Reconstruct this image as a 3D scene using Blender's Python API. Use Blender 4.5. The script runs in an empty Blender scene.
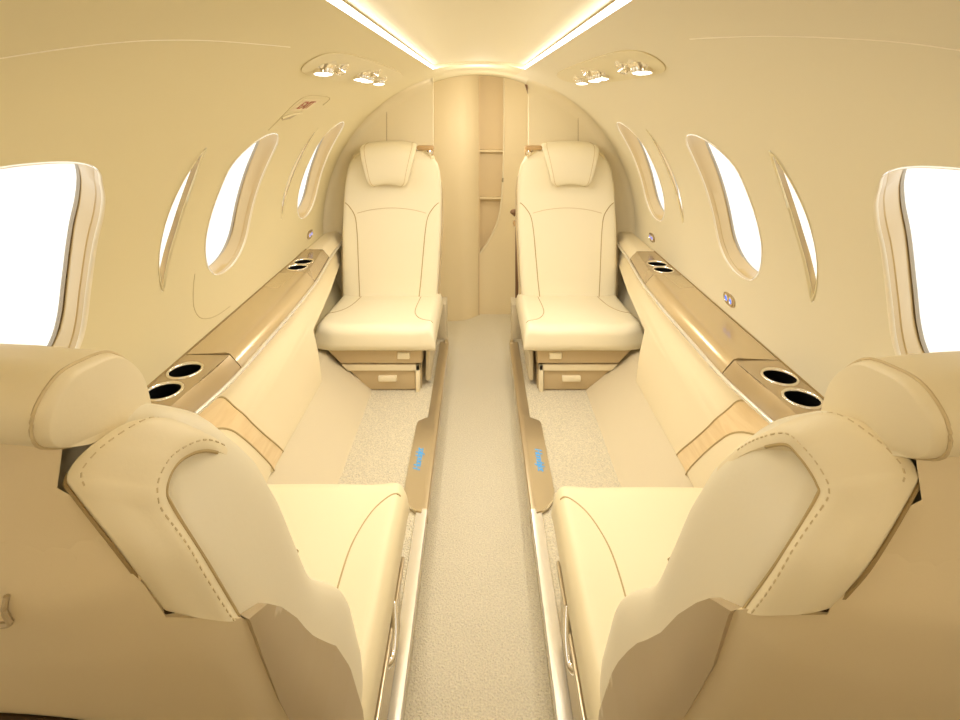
import bpy, bmesh, math, random, bisect
from mathutils import Vector, Matrix
from mathutils.geometry import delaunay_2d_cdt
random.seed(7)
C = bpy.context.scene.collection
PI = math.pi
R, ZC, ZCAM = 0.78, 0.663, 1.30          # cabin liner radius, its axis height, eye height
YB = 2.70                                # aft partition
XS = 0.186                               # light strip

# ------------------------------------------------------------------ materials
def mat(name, col, rough=0.5, metal=0.0, bump=None, coat=0.0, var=0.0, spec=0.5, emit=None, sheen=0.0):
    m = bpy.data.materials.new(name); m.use_nodes = True
    nt = m.node_tree; b = nt.nodes['Principled BSDF']
    b.inputs['Base Color'].default_value = (*col, 1)
    b.inputs['Roughness'].default_value = rough
    b.inputs['Metallic'].default_value = metal
    b.inputs['Specular IOR Level'].default_value = spec
    b.inputs['Coat Weight'].default_value = coat
    b.inputs['Coat Roughness'].default_value = 0.12
    b.inputs['Sheen Weight'].default_value = sheen
    tc = nt.nodes.new('ShaderNodeTexCoord')
    if emit:
        b.inputs['Emission Color'].default_value = (*emit[:3], 1)
        b.inputs['Emission Strength'].default_value = emit[3]
    if bump:
        sc, st, dist = bump
        n = nt.nodes.new('ShaderNodeTexNoise'); n.inputs['Scale'].default_value = sc
        n.inputs['Detail'].default_value = 3
        nt.links.new(tc.outputs['Object'], n.inputs['Vector'])
        bp = nt.nodes.new('ShaderNodeBump'); bp.inputs['Strength'].default_value = st
        bp.inputs['Distance'].default_value = dist
        nt.links.new(n.outputs['Fac'], bp.inputs['Height'])
        nt.links.new(bp.outputs['Normal'], b.inputs['Normal'])
        if var:
            mx = nt.nodes.new('ShaderNodeMix'); mx.data_type = 'RGBA'
            mx.inputs['A'].default_value = (*[c * (1 - var) for c in col], 1)
            mx.inputs['B'].default_value = (*[min(1, c * (1 + var)) for c in col], 1)
            cr = nt.nodes.new('ShaderNodeMapRange')
            cr.inputs['From Min'].default_value = 0.3; cr.inputs['From Max'].default_value = 0.7
            nt.links.new(n.outputs['Fac'], cr.inputs['Value'])
            nt.links.new(cr.outputs['Result'], mx.inputs['Factor'])
            nt.links.new(mx.outputs['Result'], b.inputs['Base Color'])
    return m

def emission(name, col, strength):
    m = bpy.data.materials.new(name); m.use_nodes = True
    nt = m.node_tree; nt.nodes.clear()
    e = nt.nodes.new('ShaderNodeEmission'); o = nt.nodes.new('ShaderNodeOutputMaterial')
    e.inputs['Color'].default_value = (*col, 1); e.inputs['Strength'].default_value = strength
    nt.links.new(e.outputs[0], o.inputs[0]); return m

M = {}
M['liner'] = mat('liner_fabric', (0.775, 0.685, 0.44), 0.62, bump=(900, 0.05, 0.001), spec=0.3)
M['liner_right'] = mat('liner_fabric_right_light', (0.80, 0.73, 0.55), 0.62, bump=(900, 0.05, 0.001), spec=0.3)  # same liner as the left; right-hand light painted in as paler colour
M['headliner'] = mat('headliner_fabric', (0.79, 0.705, 0.48), 0.7, bump=(900, 0.05, 0.001), spec=0.2)
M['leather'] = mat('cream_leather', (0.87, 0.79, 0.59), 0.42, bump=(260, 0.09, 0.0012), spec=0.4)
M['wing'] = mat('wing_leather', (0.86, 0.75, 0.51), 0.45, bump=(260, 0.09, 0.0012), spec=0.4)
M['shade'] = mat('leather_shaded', (0.82, 0.715, 0.475), 0.45, bump=(260, 0.09, 0.0012), spec=0.4)  # cream leather toned down; shade put into the colour of near cushions
M['seam'] = mat('seam_thread', (0.50, 0.38, 0.19), 0.7, spec=0.2)
M['stitch'] = mat('stitch_thread', (0.66, 0.53, 0.31), 0.7, spec=0.2)
M['groove'] = mat('panel_gap', (0.36, 0.26, 0.12), 0.8, spec=0.1)
M['faint'] = mat('faint_joint', (0.62, 0.52, 0.30), 0.8, spec=0.1)
M['dark'] = mat('dark_gap', (0.06, 0.035, 0.015), 0.8, spec=0.1)
M['shell'] = mat('seat_shell', (0.78, 0.645, 0.41), 0.5, bump=(500, 0.05, 0.001), spec=0.35)
M['shell_side'] = mat('seat_side_cover', (0.52, 0.41, 0.25), 0.5, bump=(500, 0.05, 0.001), spec=0.35)
M['carpet'] = mat('cream_carpet', (0.86, 0.77, 0.57), 0.95, bump=(230, 1.0, 0.012), var=0.16, spec=0.05, sheen=0.2)
M['aisle'] = mat('aisle_carpet', (0.90, 0.80, 0.61), 0.95, bump=(230, 1.0, 0.010), var=0.14, spec=0.05, sheen=0.2)
M['kick'] = mat('kick_panel', (0.66, 0.57, 0.40), 0.6, bump=(700, 0.06, 0.001), spec=0.25)
M['panel'] = mat('side_panel_leather', (0.86, 0.75, 0.52), 0.5, bump=(400, 0.06, 0.001), spec=0.3)
M['bronze'] = mat('champagne_ledge', (0.50, 0.385, 0.225), 0.26, metal=0.55, coat=0.6)
M['bronze_lid'] = mat('champagne_lid', (0.60, 0.47, 0.27), 0.22, metal=0.5, coat=0.7)
M['silver'] = mat('brushed_aluminium', (0.86, 0.83, 0.77), 0.25, metal=0.7)
M['steel'] = mat('satin_sill', (0.62, 0.53, 0.38), 0.28, metal=0.85)
M['chrome'] = mat('polished_chrome', (0.88, 0.84, 0.76), 0.12, metal=1.0)
M['black'] = mat('cup_black', (0.004, 0.004, 0.004), 0.6, spec=0.1)
M['drawer'] = mat('drawer_front', (0.56, 0.43, 0.25), 0.42, bump=(300, 0.03, 0.001))
M['latch'] = mat('latch_cream', (0.86, 0.76, 0.55), 0.35)
M['reveal'] = mat('window_reveal', (0.62, 0.455, 0.21), 0.3, coat=0.3)
M['rimlip'] = mat('window_lip', (0.93, 0.85, 0.68), 0.3)
M['slit'] = mat('slit_reveal', (0.70, 0.60, 0.42), 0.14, metal=0.6)
M['seal'] = mat('window_seal', (0.42, 0.36, 0.26), 0.5)
M['back'] = mat('aft_partition', (0.87, 0.78, 0.58), 0.55, bump=(700, 0.05, 0.001), spec=0.3)
M['aft'] = mat('aft_cabinet', (0.84, 0.71, 0.47), 0.5, bump=(700, 0.05, 0.001), spec=0.3)
M['niche'] = mat('aft_recess', (0.78, 0.63, 0.40), 0.6, bump=(500, 0.15, 0.001), spec=0.2)
M['brown'] = mat('brown_fitting', (0.22, 0.12, 0.06), 0.45)
M['tan'] = mat('tan_fitting', (0.55, 0.36, 0.17), 0.4)
M['red'] = mat('placard_red', (0.45, 0.10, 0.05), 0.5)
M['placard'] = mat('placard_face', (0.80, 0.68, 0.45), 0.5)
M['led'] = emission('cove_led', (1.0, 0.95, 0.95), 7.0)
M['lens'] = emission('lamp_lens', (1.0, 0.93, 0.80), 6.0)
M['bluelight'] = emission('blue_led', (0.10, 0.22, 1.0), 1.6)
M['script'] = emission('lit_script', (0.20, 0.60, 0.95), 0.9)

def wood():
    m = mat('maple_veneer', (0.80, 0.58, 0.30), 0.35, coat=0.3)
    nt = m.node_tree; b = nt.nodes['Principled BSDF']
    tc = nt.nodes.new('ShaderNodeTexCoord'); mp = nt.nodes.new('ShaderNodeMapping')
    mp.inputs['Scale'].default_value = (1, 1, 6)
    w = nt.nodes.new('ShaderNodeTexNoise'); w.inputs['Scale'].default_value = 7; w.inputs['Detail'].default_value = 5
    w.inputs['Distortion'].default_value = 0.8
    r = nt.nodes.new('ShaderNodeValToRGB')
    r.color_ramp.elements[0].position = 0.35; r.color_ramp.elements[0].color = (0.80, 0.60, 0.33, 1)
    r.color_ramp.elements[1].position = 0.65; r.color_ramp.elements[1].color = (0.88, 0.69, 0.42, 1)
    nt.links.new(tc.outputs['Object'], mp.inputs['Vector']); nt.links.new(mp.outputs[0], w.inputs['Vector'])
    nt.links.new(w.outputs['Fac'], r.inputs['Fac']); nt.links.new(r.outputs['Color'], b.inputs['Base Color'])
    return m
M['wood'] = wood()

def glass():
    # cabin acrylic: mostly clear with a faint milky layer that catches daylight
    m = bpy.data.materials.new('window_acrylic'); m.use_nodes = True
    nt = m.node_tree; nt.nodes.clear()
    o = nt.nodes.new('ShaderNodeOutputMaterial'); t = nt.nodes.new('ShaderNodeBsdfTransparent')
    g = nt.nodes.new('ShaderNodeBsdfGlossy'); g.inputs['Roughness'].default_value = 0.02
    tl = nt.nodes.new('ShaderNodeBsdfTranslucent'); mx = nt.nodes.new('ShaderNodeMixShader'); mx2 = nt.nodes.new('ShaderNodeMixShader')
    mx.inputs[0].default_value = 0.12; mx2.inputs[0].default_value = 0.04
    nt.links.new(t.outputs[0], mx.inputs[1]); nt.links.new(tl.outputs[0], mx.inputs[2])
    nt.links.new(mx.outputs[0], mx2.inputs[1]); nt.links.new(g.outputs[0], mx2.inputs[2])
    nt.links.new(mx2.outputs[0], o.inputs[0]); return m
M['glass'] = glass()

# ------------------------------------------------------------------ object helpers
def link(name, me, m, parent=None, smooth=True, sharp=None, kind=None):
    o = bpy.data.objects.new(name, me); C.objects.link(o)
    if m is not None: me.materials.append(m)
    if smooth:
        for p in me.polygons: p.use_smooth = True
        if sharp is not None:
            try: me.set_sharp_from_angle(angle=math.radians(sharp))
            except Exception: pass
    if parent is not None: o.parent = parent
    if kind: o['kind'] = kind
    return o
def obj(name, vf, m, parent=None, smooth=True, sharp=35, kind=None):
    me = bpy.data.meshes.new(name); me.from_pydata([tuple(v) for v in vf[0]], [], vf[1])
    bm = bmesh.new(); bm.from_mesh(me); bmesh.ops.recalc_face_normals(bm, faces=bm.faces) if kind != 'noflip' else None
    bm.to_mesh(me); bm.free(); me.update()
    return link(name, me, m, parent, smooth, sharp, None if kind == 'noflip' else kind)
def thing(name, label, cat, loc=(0, 0, 0), group=None):
    o = bpy.data.objects.new(name, None); C.objects.link(o); o.location = loc
    o.empty_display_size = 0.05
    o['label'] = label; o['category'] = cat
    if group: o['group'] = group
    return o
def tag(o, label, cat, group=None):
    o['label'] = label; o['category'] = cat
    if group: o['group'] = group
    return o
def plabel(o, label): o['label'] = label; return o
def merge(*parts):
    V, Fc = [], []
    for v, f in parts:
        b = len(V); V += list(v); Fc += [tuple(i + b for i in q) for q in f]
    return V, Fc
def box(c, s, bev=0.0, seg=2, rot=None):
    bm = bmesh.new(); bmesh.ops.create_cube(bm, size=1)
    bmesh.ops.scale(bm, vec=s, verts=bm.verts)
    if bev: bmesh.ops.bevel(bm, geom=bm.edges[:], offset=bev, segments=seg, profile=0.5, affect='EDGES')
    mt = Matrix.Translation(c) @ (rot.to_4x4() if rot is not None else Matrix.Identity(4))
    bm.verts.index_update()
    out = ([mt @ v.co for v in bm.verts], [tuple(v.index for v in f.verts) for f in bm.faces]); bm.free(); return out
def tube(pts, r, n=6, closed=False, flat=1.0):
    pts = [Vector(p) for p in pts]; V, Fc = [], []
    N = len(pts); ref = Vector((0, 0, 1))
    for i, p in enumerate(pts):
        a = pts[(i - 1) % N] if (closed or i > 0) else p
        b = pts[(i + 1) % N] if (closed or i < N - 1) else p
        t = (b - a); t = t.normalized() if t.length > 1e-9 else Vector((0, 1, 0))
        u = t.cross(ref)
        if u.length < 0.05: u = t.cross(Vector((1, 0, 0)))
        u.normalize(); w = u.cross(t)
        for k in range(n):
            an = 2 * PI * k / n
            V.append(p + u * math.cos(an) * r + w * math.sin(an) * r * flat)
    M_ = N if closed else N - 1
    for i in range(M_):
        for k in range(n):
            a = i * n + k; b = i * n + (k + 1) % n; c = ((i + 1) % N) * n + (k + 1) % n; d = ((i + 1) % N) * n + k
            Fc.append((a, b, c, d))
    if not closed:
        Fc.append(tuple(range(n))); Fc.append(tuple((N - 1) * n + k for k in range(n)))
    return V, Fc
def lathe(prof, n=28, axis=Vector((0, 0, 1)), org=Vector((0, 0, 0)), cap=True):
    axis = axis.normalized(); u = axis.orthogonal().normalized(); w = axis.cross(u)
    V, Fc = [], []
    for r, h in prof:
        for k in range(n):
            a = 2 * PI * k / n
            V.append(org + axis * h + u * (r * math.cos(a)) + w * (r * math.sin(a)))
    for i in range(len(prof) - 1):
        for k in range(n):
            Fc.append((i * n + k, i * n + (k + 1) % n, (i + 1) * n + (k + 1) % n, (i + 1) * n + k))
    if cap:
        Fc.append(tuple(range(n))); Fc.append(tuple((len(prof) - 1) * n + k for k in range(n)))
    return V, Fc
def catmull(pts, n=6, closed=True):
    P = [Vector(p) for p in pts]; N = len(P); out = []
    rng = range(N) if closed else range(N - 1)
    for i in rng:
        if closed: a, b, c, d = P[(i - 1) % N], P[i], P[(i + 1) % N], P[(i + 2) % N]
        else: a, b, c, d = P[max(i - 1, 0)], P[i], P[i + 1], P[min(i + 2, N - 1)]
        for k in range(n):
            t = k / n
            out.append(0.5 * ((2 * b) + (c - a) * t + (2 * a - 5 * b + 4 * c - d) * t * t + (3 * b - a - 3 * c + d) * t ** 3))
    if not closed: out.append(P[-1])
    return out
def pip(p, poly):
    x, y = p; c = False; j = len(poly) - 1
    for i in range(len(poly)):
        xi, yi = poly[i]; xj, yj = poly[j]
        if (yi > y) != (yj > y) and x < (xj - xi) * (y - yi) / (yj - yi) + xi: c = not c
        j = i
    return c
def resample(poly, d):
    out = []
    for i in range(len(poly)):
        a = Vector(poly[i]); b = Vector(poly[(i + 1) % len(poly)]); L = (b - a).length
        k = max(1, int(math.ceil(L / d)))
        for j in range(k): out.append(a.lerp(b, j / k))
    return out
def sdist(p, loop):
    best = 9e9
    for q in loop:
        dd = (q[0] - p[0]) ** 2 + (q[1] - p[1]) ** 2
        if dd < best: best = dd
    return math.sqrt(best)
def cdt(outline, holes=(), d=0.03, di=None):
    """triangulate a 2-D outline with holes; returns verts2d, faces, outline index loop, hole index loops"""
    di = di or d
    loops = [[Vector((p[0], p[1])) for p in resample([Vector((q[0], q[1])) for q in outline], d)]]
    for h in holes: loops.append([Vector((p[0], p[1])) for p in h])
    V, E = [], []
    for lp in loops:
        b = len(V); V += lp; E += [(b + i, b + (i + 1) % len(lp)) for i in range(len(lp))]
    nb = len(V)
    xs = [p[0] for p in loops[0]]; ys = [p[1] for p in loops[0]]
    x = min(xs) + di * 0.5
    bound = V[:]
    while x < max(xs):
        y = min(ys) + di * 0.5
        while y < max(ys):
            p = (x, y)
            if pip(p, loops[0]) and not any(pip(p, h) for h in loops[1:]) and sdist(p, bound) > di * 0.45:
                V.append(Vector(p))
            y += di
        x += di
    rv, re, rf, ov, oe, of = delaunay_2d_cdt(V, E, [], 0, 1e-7)
    Fc = []
    for f in rf:
        c = sum((rv[i] for i in f), Vector((0, 0))) / len(f)
        if pip(c, loops[0]) and not any(pip(c, h) for h in loops[1:]): Fc.append(tuple(f))
    return rv, Fc, loops
def seg_dist(p, loop):
    best = 9e9; px, py = p[0], p[1]; n = len(loop)
    for i in range(n):
        ax, ay = loop[i][0], loop[i][1]; bx, by = loop[(i + 1) % n][0], loop[(i + 1) % n][1]
        dx, dy = bx - ax, by - ay; L = dx * dx + dy * dy
        t = 0 if L < 1e-14 else max(0, min(1, ((px - ax) * dx + (py - ay) * dy) / L))
        best = min(best, (px - ax - dx * t) ** 2 + (py - ay - dy * t) ** 2)
    return math.sqrt(best)
def patch(fn, outline, d=0.02, thick=0.0, off=0.0, holes=(), edge=0.0):
    """surface patch on fn(u,v)->(pos,normal); lifted by off, with a skirt of depth thick; edge = roll-over of the rim"""
    rv, Fc, loops = cdt(outline, holes, d)
    V = []
    allb = [p for lp in loops for p in lp]
    for p in rv:
        pos, nrm = fn(p[0], p[1])
        k = off
        if edge:
            sd = min(seg_dist(p, lp) for lp in loops)
            t = min(1, sd / edge); k = off - max(0.0, off - 0.003) * (1 - math.sqrt(max(0, 1 - (1 - t) ** 2)))
        V.append(pos + nrm * k)
    if thick:
        for lp in loops:
            b = len(V); n = len(lp)
            idx = []
            for p in lp:
                j = min(range(len(rv)), key=lambda q: (rv[q][0] - p[0]) ** 2 + (rv[q][1] - p[1]) ** 2); idx.append(j)
            for p in lp:
                pos, nrm = fn(p[0], p[1]); V.append(pos + nrm * (off - thick))
            for i in range(n): Fc.append((idx[i], idx[(i + 1) % n], b + (i + 1) % n, b + i))
    return V, Fc

def cyl(s, Y, th, r=R):
    t = math.radians(th); return Vector((s * r * math.cos(t), Y, ZC + r * math.sin(t)))
def cnorm(s, th):
    t = math.radians(th); return Vector((-s * math.cos(t), 0, -math.sin(t)))
def on_px(u, v, r=R):
    """where the sight line of a surveyed photo point meets the liner: (side, Y, angle)"""
    dx, dz = (u - 479) / 530, (99 - v) / 530
    a = dx * dx + dz * dz; b = 2 * 0.637 * dz; c = 0.637 ** 2 - r * r
    k = (-b + math.sqrt(b * b - 4 * a * c)) / (2 * a)
    return (1 if dx > 0 else -1), k, math.degrees(math.atan2(dz * k + 0.637, abs(dx * k)))

# ------------------------------------------------------------------ cabin shell
WIN = [(1.330, 37.5), (1.352, 42.0), (1.410, 44.2), (1.487, 43.6), (1.552, 40.9), (1.600, 36.5), (1.640, 31.0), (1.688, 23.0),
       (1.722, 15.0), (1.708, 11.0), (1.665, 8.8), (1.600, 8.2), (1.540, 9.4), (1.482, 12.8), (1.434, 18.1), (1.403, 23.5), (1.365, 31.0)]
SLIT = [(1.100, 43.5), (1.113, 39.5), (1.138, 33.5), (1.166, 27.8), (1.205, 21.1), (1.244, 15.7), (1.276, 12.8), (1.270, 16.5),
        (1.259, 20.5), (1.243, 25.5), (1.208, 31.8), (1.160, 38.0)]
DEG = math.radians(1) * R
WIN1 = [(0.385, 34), (0.41, 40.0), (0.46, 43.6), (0.53, 45.4), (0.60, 45.9), (0.66, 45.7), (0.715, 45.1), (0.765, 44.0), (0.805, 42.4), (0.834, 40.4), (0.860, 38.6), (0.884, 36.6), (0.912, 33.5), (0.936, 29.8), (0.963, 25.5), (0.986, 21.2),
        (1.008, 15.5), (1.004, 11.5), (0.965, 8.8), (0.90, 8.2), (0.70, 8.0), (0.54, 8.4), (0.48, 12.0), (0.45, 18), (0.42, 26)]
def loop_win1(dy):
    L = catmull([Vector((p[0] + dy, p[1] * DEG)) for p in WIN1], 4); return [(p[0], p[1]) for p in L]
def loop_win(dy):
    L = catmull([Vector((p[0] + dy, p[1] * DEG)) for p in WIN], 4); return [(p[0], p[1]) for p in L]
def loop_slit(dy, k=1.0):
    cy = 1.19
    L = []
    for p in SLIT:
        # width squeeze about the leaf's own slanted midline
        mid = 1.10 + (43.5 - p[1]) / 30.7 * 0.176
        L.append(Vector((mid + (p[0] - mid) * k + dy, p[1] * DEG)))
    L = catmull(L, 3); return [(p[0], p[1]) for p in L]
TH1 = math.degrees(math.acos(XS / R))
Y0 = -0.55
def side_shell(s):
    side = 'left' if s < 0 else 'right'
    sh = 0.0 if s < 0 else -0.047
    wins = [loop_win(sh - 1.44), loop_win1(sh), loop_win(sh), loop_win(sh + 0.735)]
    slits = [loop_slit(sh * 1.4, 1.0), loop_slit(sh * 1.4 + 0.765, 0.85), loop_slit(sh * 1.4 - 0.74, 1.0)]
    wins = [w for w in wins if min(p[0] for p in w) > Y0 + 0.03]
    out = [(Y0, -58 * DEG), (3.30, -58 * DEG), (3.30, TH1 * DEG), (Y0, TH1 * DEG)]
    rv, Fc, loops = cdt(out, wins + slits, 0.04)
    V = [cyl(s, p[0], p[1] / DEG) for p in rv]
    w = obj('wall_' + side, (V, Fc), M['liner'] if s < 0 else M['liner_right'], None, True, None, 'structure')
    return wins, slits
def window(n, s, loop, kind, kd=1.0):
    cy = sum(p[0] for p in loop) / len(loop); ct = sum(p[1] for p in loop) / len(loop)
    def ring(r, grow):
        return [cyl(s, cy + (p[0] - cy) * grow_y(p, grow), (ct + (p[1] - ct) * (1 + grow * (0.7 if grow < 0 else -0.5))) / DEG, r) for p in loop]
    def grow_y(p, g): return 1 + g
    nl = len(loop)
    def bridge(rings):
        V, Fc = [], []
        for rg in rings: V += rg
        for i in range(len(rings) - 1):
            for k in range(nl):
                Fc.append((i * nl + k, i * nl + (k + 1) % nl, (i + 1) * nl + (k + 1) % nl, (i + 1) * nl + k))
        return V, Fc
    if kind == 'win':
        rv = bridge([ring(R - 0.0008, 0.025), ring(R - 0.003, 0.008), ring(R - 0.001, -0.010), ring(R + 0.003, -0.013)])
        f = obj('window_%d' % n, rv, M['rimlip'], None, True, None, 'structure')
        obj('reveal', bridge([ring(R + 0.003, -0.013), ring(R + 0.014, -0.004), ring(R + 0.016, -0.010), ring(R + 0.040, 0.02), ring(R + 0.055, 0.05)]), M['reveal'], f, True, 30)
        obj('seal', bridge([ring(R + 0.0545, 0.05), ring(R + 0.052, 0.03), ring(R + 0.060, 0.03)]), M['seal'], f, True, 30)
        rp, g = R + 0.058, 0.045
    else:
        rv = bridge([ring(R - 0.0008, 0.06), ring(R - 0.0015, 0.0), ring(R + 0.004 * kd, -0.04)])
        f = obj('window_%d' % n, rv, M['liner'], None, True, None, 'structure')
        obj('reveal', bridge([ring(R + 0.004 * kd, -0.04), ring(R + 0.008 * kd, -0.08), ring(R + 0.014 * kd, -0.17)]), M['slit'], f, True, 20)
        rp, g = R + 0.0138 * kd, -0.165
    lp = [(cy + (p[0] - cy) * (1 + g), ct + (p[1] - ct) * (1 + g * (0.7 if g < 0 else -0.45))) for p in loop]
    pts, Fc, _ = cdt(lp, (), 0.03)
    obj('pane', ([cyl(s, p[0], p[1] / DEG, rp) for p in pts], Fc), M['glass'], f)
wn = 1
for s in (-1, 1):
    wins, slits = side_shell(s)
    for l in wins: window(wn, s, l, 'win'); wn += 1
    for q, l in enumerate(slits): window(wn, s, l, 'slit', 0.35 if q == 1 else 1.0); wn += 1

# ceiling: raised centre panel between the light strips, then the plain vault to the aft bulkhead
YE = 2.15
V, Fc = [], []
prof = []
for i in range(13):
    x = -0.203 + 0.406 * i / 12
    prof.append((x, 1.437 + 0.016 * (1 - (x / 0.203) ** 2)))
prof = [(-0.187, ZC + math.sqrt(R * R - 0.187 ** 2) + 0.014), (-0.203, 1.4365)] + prof + [(0.203, 1.4365), (0.187, ZC + math.sqrt(R * R - 0.187 ** 2) + 0.014)]
for y in (Y0, 1.0, YE):
    for x, z in prof: V.append((x, y, z))
n = len(prof)
for j in range(2):
    for i in range(n - 1): Fc.append((j * n + i, j * n + i + 1, (j + 1) * n + i + 1, (j + 1) * n + i))
b = len(V)
arc = [(XS * (-1 + 2 * i / 16), ZC + math.sqrt(R * R - (XS * (-1 + 2 * i / 16)) ** 2)) for i in range(17)]
for y in (YE, 3.30):
    for x, z in arc: V.append((x, y, z))
for i in range(16): Fc.append((b + i, b + i + 1, b + 17 + i + 1, b + 17 + i))
# end face between recess and vault
c = len(V)
for x, z in arc: V.append((x, YE, z)); V.append((x * 1.08, YE, 1.456))
for i in range(16): Fc.append((c + 2 * i, c + 2 * i + 1, c + 2 * i + 3, c + 2 * i + 2))
obj('ceiling', (V, Fc), M['headliner'], None, True, 30, 'structure')
for s in (-1, 1):
    zt = ZC + math.sqrt(R * R - XS * XS)
    q = [(s * (XS - 0.002), zt + 0.001), (s * (XS + 0.001), zt + 0.013), (s * (XS + 0.012), zt + 0.014), (s * (XS + 0.012), zt + 0.001)]
    V = [(x, y, z) for y in (Y0, YE - 0.004) for x, z in q]
    Fc = [(0, 1, 5, 4), (1, 2, 6, 5), (2, 3, 7, 6), (3, 0, 4, 7), (0, 1, 2, 3), (4, 5, 6, 7)]
    o = obj('light_strip', (V, Fc), M['led'], None, False)
    tag(o, 'glowing white light strip along the %s edge of the ceiling panel' % ('left' if s < 0 else 'right'), 'light', 'ceiling light strips')

# fine seam on the headliner, pale to paint in its faint highlight
for s, pts in ((-1, [(-30, 64), (0, 58), (60, 49), (110, 43), (160, 40), (220, 41), (290, 47)]),
               (1, [(690, 39), (760, 36), (840, 38), (900, 42), (960, 50), (990, 54)])):
    P = []
    for u, v in pts:
        sd, Y, th = on_px(u, v); P.append(Vector((Y, th)))
    P = catmull(P, 6, False)
    o = obj('trim_%d' % (1 if s < 0 else 2), tube([cyl(s, p[0], p[1], R - 0.0001) for p in P], 0.0009, 5), M['rimlip'], None, True, None, 'structure')

# aft partitions with the doorway between them
def partition(s):
    xi = 0.234 if s < 0 else 0.252
    pts = [(s * xi, 0.0)]
    a0 = math.degrees(math.acos(xi / (R - 0.0005)))
    a1 = -50
    for i in range(40):
        a = math.radians(a1 + (a0 - a1) * i / 39); pts.append((s * R * math.cos(a), ZC + R * math.sin(a)))
    V = [(x, YB, z) for x, z in pts] + [(x, YB + 0.03, z) for x, z in pts]; n = len(pts)
    Fc = [tuple(range(n)), tuple(range(2 * n - 1, n - 1, -1))] + [(i, (i + 1) % n, n + (i + 1) % n, n + i) for i in range(n)]
    return V, Fc
wb = obj('wall_back', merge(partition(-1), partition(1)), M['back'], None, True, 20, 'structure')
for s, x in ((-1, -0.470), (1, 0.505)):
    obj('panel_seam', tube([(x, YB - 0.0005, 0.2), (x, YB - 0.0005, 1.275)], 0.0012, 5), M['groove'], wb)
# soft fillet where the liner turns into the partition
for s in (-1, 1):
    V, Fc = [], []; nr = 7; na = 44
    for i in range(na):
        th = -8 + (71.5 + 8) * i / (na - 1)
        for k in range(nr):
            a = PI / 2 * k / (nr - 1); rr = 0.05
            # quarter round: from liner (k=0) to partition (k=end)
            V.append(cyl(s, YB - rr + rr * math.sin(a), th, R - rr + rr * math.cos(a) - 0.0008))
    for i in range(na - 1):
        for k in range(nr - 1): Fc.append((i * nr + k, i * nr + k + 1, (i + 1) * nr + k + 1, (i + 1) * nr + k))
    obj('corner_cove', (V, Fc), M['back'], wb, True, None)

obj('wall_front_block', box((0, Y0 - 0.01, 0.70), (1.7, 0.02, 1.7)), M['kick'], None, False, None, 'structure')  # unseen; added to block outside light from the open front end
# ------------------------------------------------------------------ aft lavatory wall seen through the doorway
YD = 3.19
prof = []   # left cabinet: bulging front that turns away at its right edge
for i in range(26):
    t = i / 25; x = -0.42 + 0.418 * t
    y = YD - 0.06 * (1 - max(0, (t - 0.72) / 0.28) ** 2.2) - 0.03 * math.sin(PI * t)
    prof.append((x, y))
V = [(x, y, z) for z in (0, 0.5, 1.0, 1.46) for x, y in prof]; n = len(prof)
Fc = [(j * n + i, j * n + i + 1, (j + 1) * n + i + 1, (j + 1) * n + i) for j in range(3) for i in range(n - 1)]
d1 = obj('door_1', (V, Fc), M['aft'], None, True, 40, 'structure')
nb = obj('wall_aft', merge(box((0.16, YD + 0.07, 0.73), (0.34, 0.02, 1.46)), box((0.002, YD + 0.03, 0.73), (0.006, 0.07, 1.46))), M['niche'], None, True, 30, 'structure')
for z in (0.985, 0.70):
    obj('shelf', box((0.075, YD + 0.035, z), (0.142, 0.05, 0.012), 0.003), M['aft'], nb)
def flat_y(u, v): return Vector((u, YD + 0.012, v)), Vector((0, -1, 0))
pc = [Vector(p) for p in ((0.150, 1.46), (0.152, 1.2), (0.148, 0.95), (0.143, 0.80), (0.132, 0.66), (0.108, 0.55), (0.062, 0.45), (0.004, 0.365))]
pcs = catmull(pc, 6, False)
outl = [(p[0], p[1]) for p in pcs] + [(0.004, 0.0), (0.40, 0.0), (0.40, 1.46)]
cp = obj('door_2', patch(flat_y, outl, 0.05, 0.05, 0.0), M['aft'], None, True, 30, 'structure')
obj('edge_trim', tube([(p[0], YD + 0.010, p[1]) for p in pcs], 0.006, 6), M['latch'], cp)
obj('door_groove', tube([(0.001, YD - 0.002, 0.0), (0.001, YD - 0.002, 0.37)], 0.003, 5), M['groove'], cp)
# brown latch on the right door jamb
lt = thing('door_latch', 'small brown latch on the right jamb of the aft doorway', 'latch', (0.184, YB - 0.02, 0.73))
obj('latch_hook', lathe([(0.002, -0.014), (0.012, -0.011), (0.019, -0.002), (0.019, 0.004), (0.008, 0.016), (0.002, 0.024)], 14, Vector((0.15, 0, -1)), Vector((-0.008, 0.0, 0.0))), M['brown'], lt)
obj('latch_stem', lathe([(0.010, -0.012), (0.013, 0.0), (0.010, 0.014)], 12, Vector((0, 0, 1)), Vector((0.0, 0.005, -0.060))), M['tan'], lt)
obj('strap', box((0.008, 0.012, -0.29), (0.016, 0.006, 0.42), 0.002), M['brown'], lt)
obj('mounting_arm', box((0.038, 0.014, -0.03), (0.066, 0.010, 0.05), 0.003), M['tan'], lt)
sg = obj('corner_bracket', ([(0.232, YB - 0.012, 1.375), (0.246, YB - 0.012, 1.372), (0.248, YB - 0.012, 1.325), (0.232, YB + 0.0, 1.375), (0.246, YB + 0.0, 1.372), (0.248, YB + 0.0, 1.325)],
         [(0, 1, 2), (3, 5, 4), (0, 1, 4, 3), (1, 2, 5, 4), (2, 0, 3, 5)]), M['brown'], None, False)
tag(sg, 'small dark triangular bracket at the top right corner of the aft doorway', 'bracket')

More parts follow.
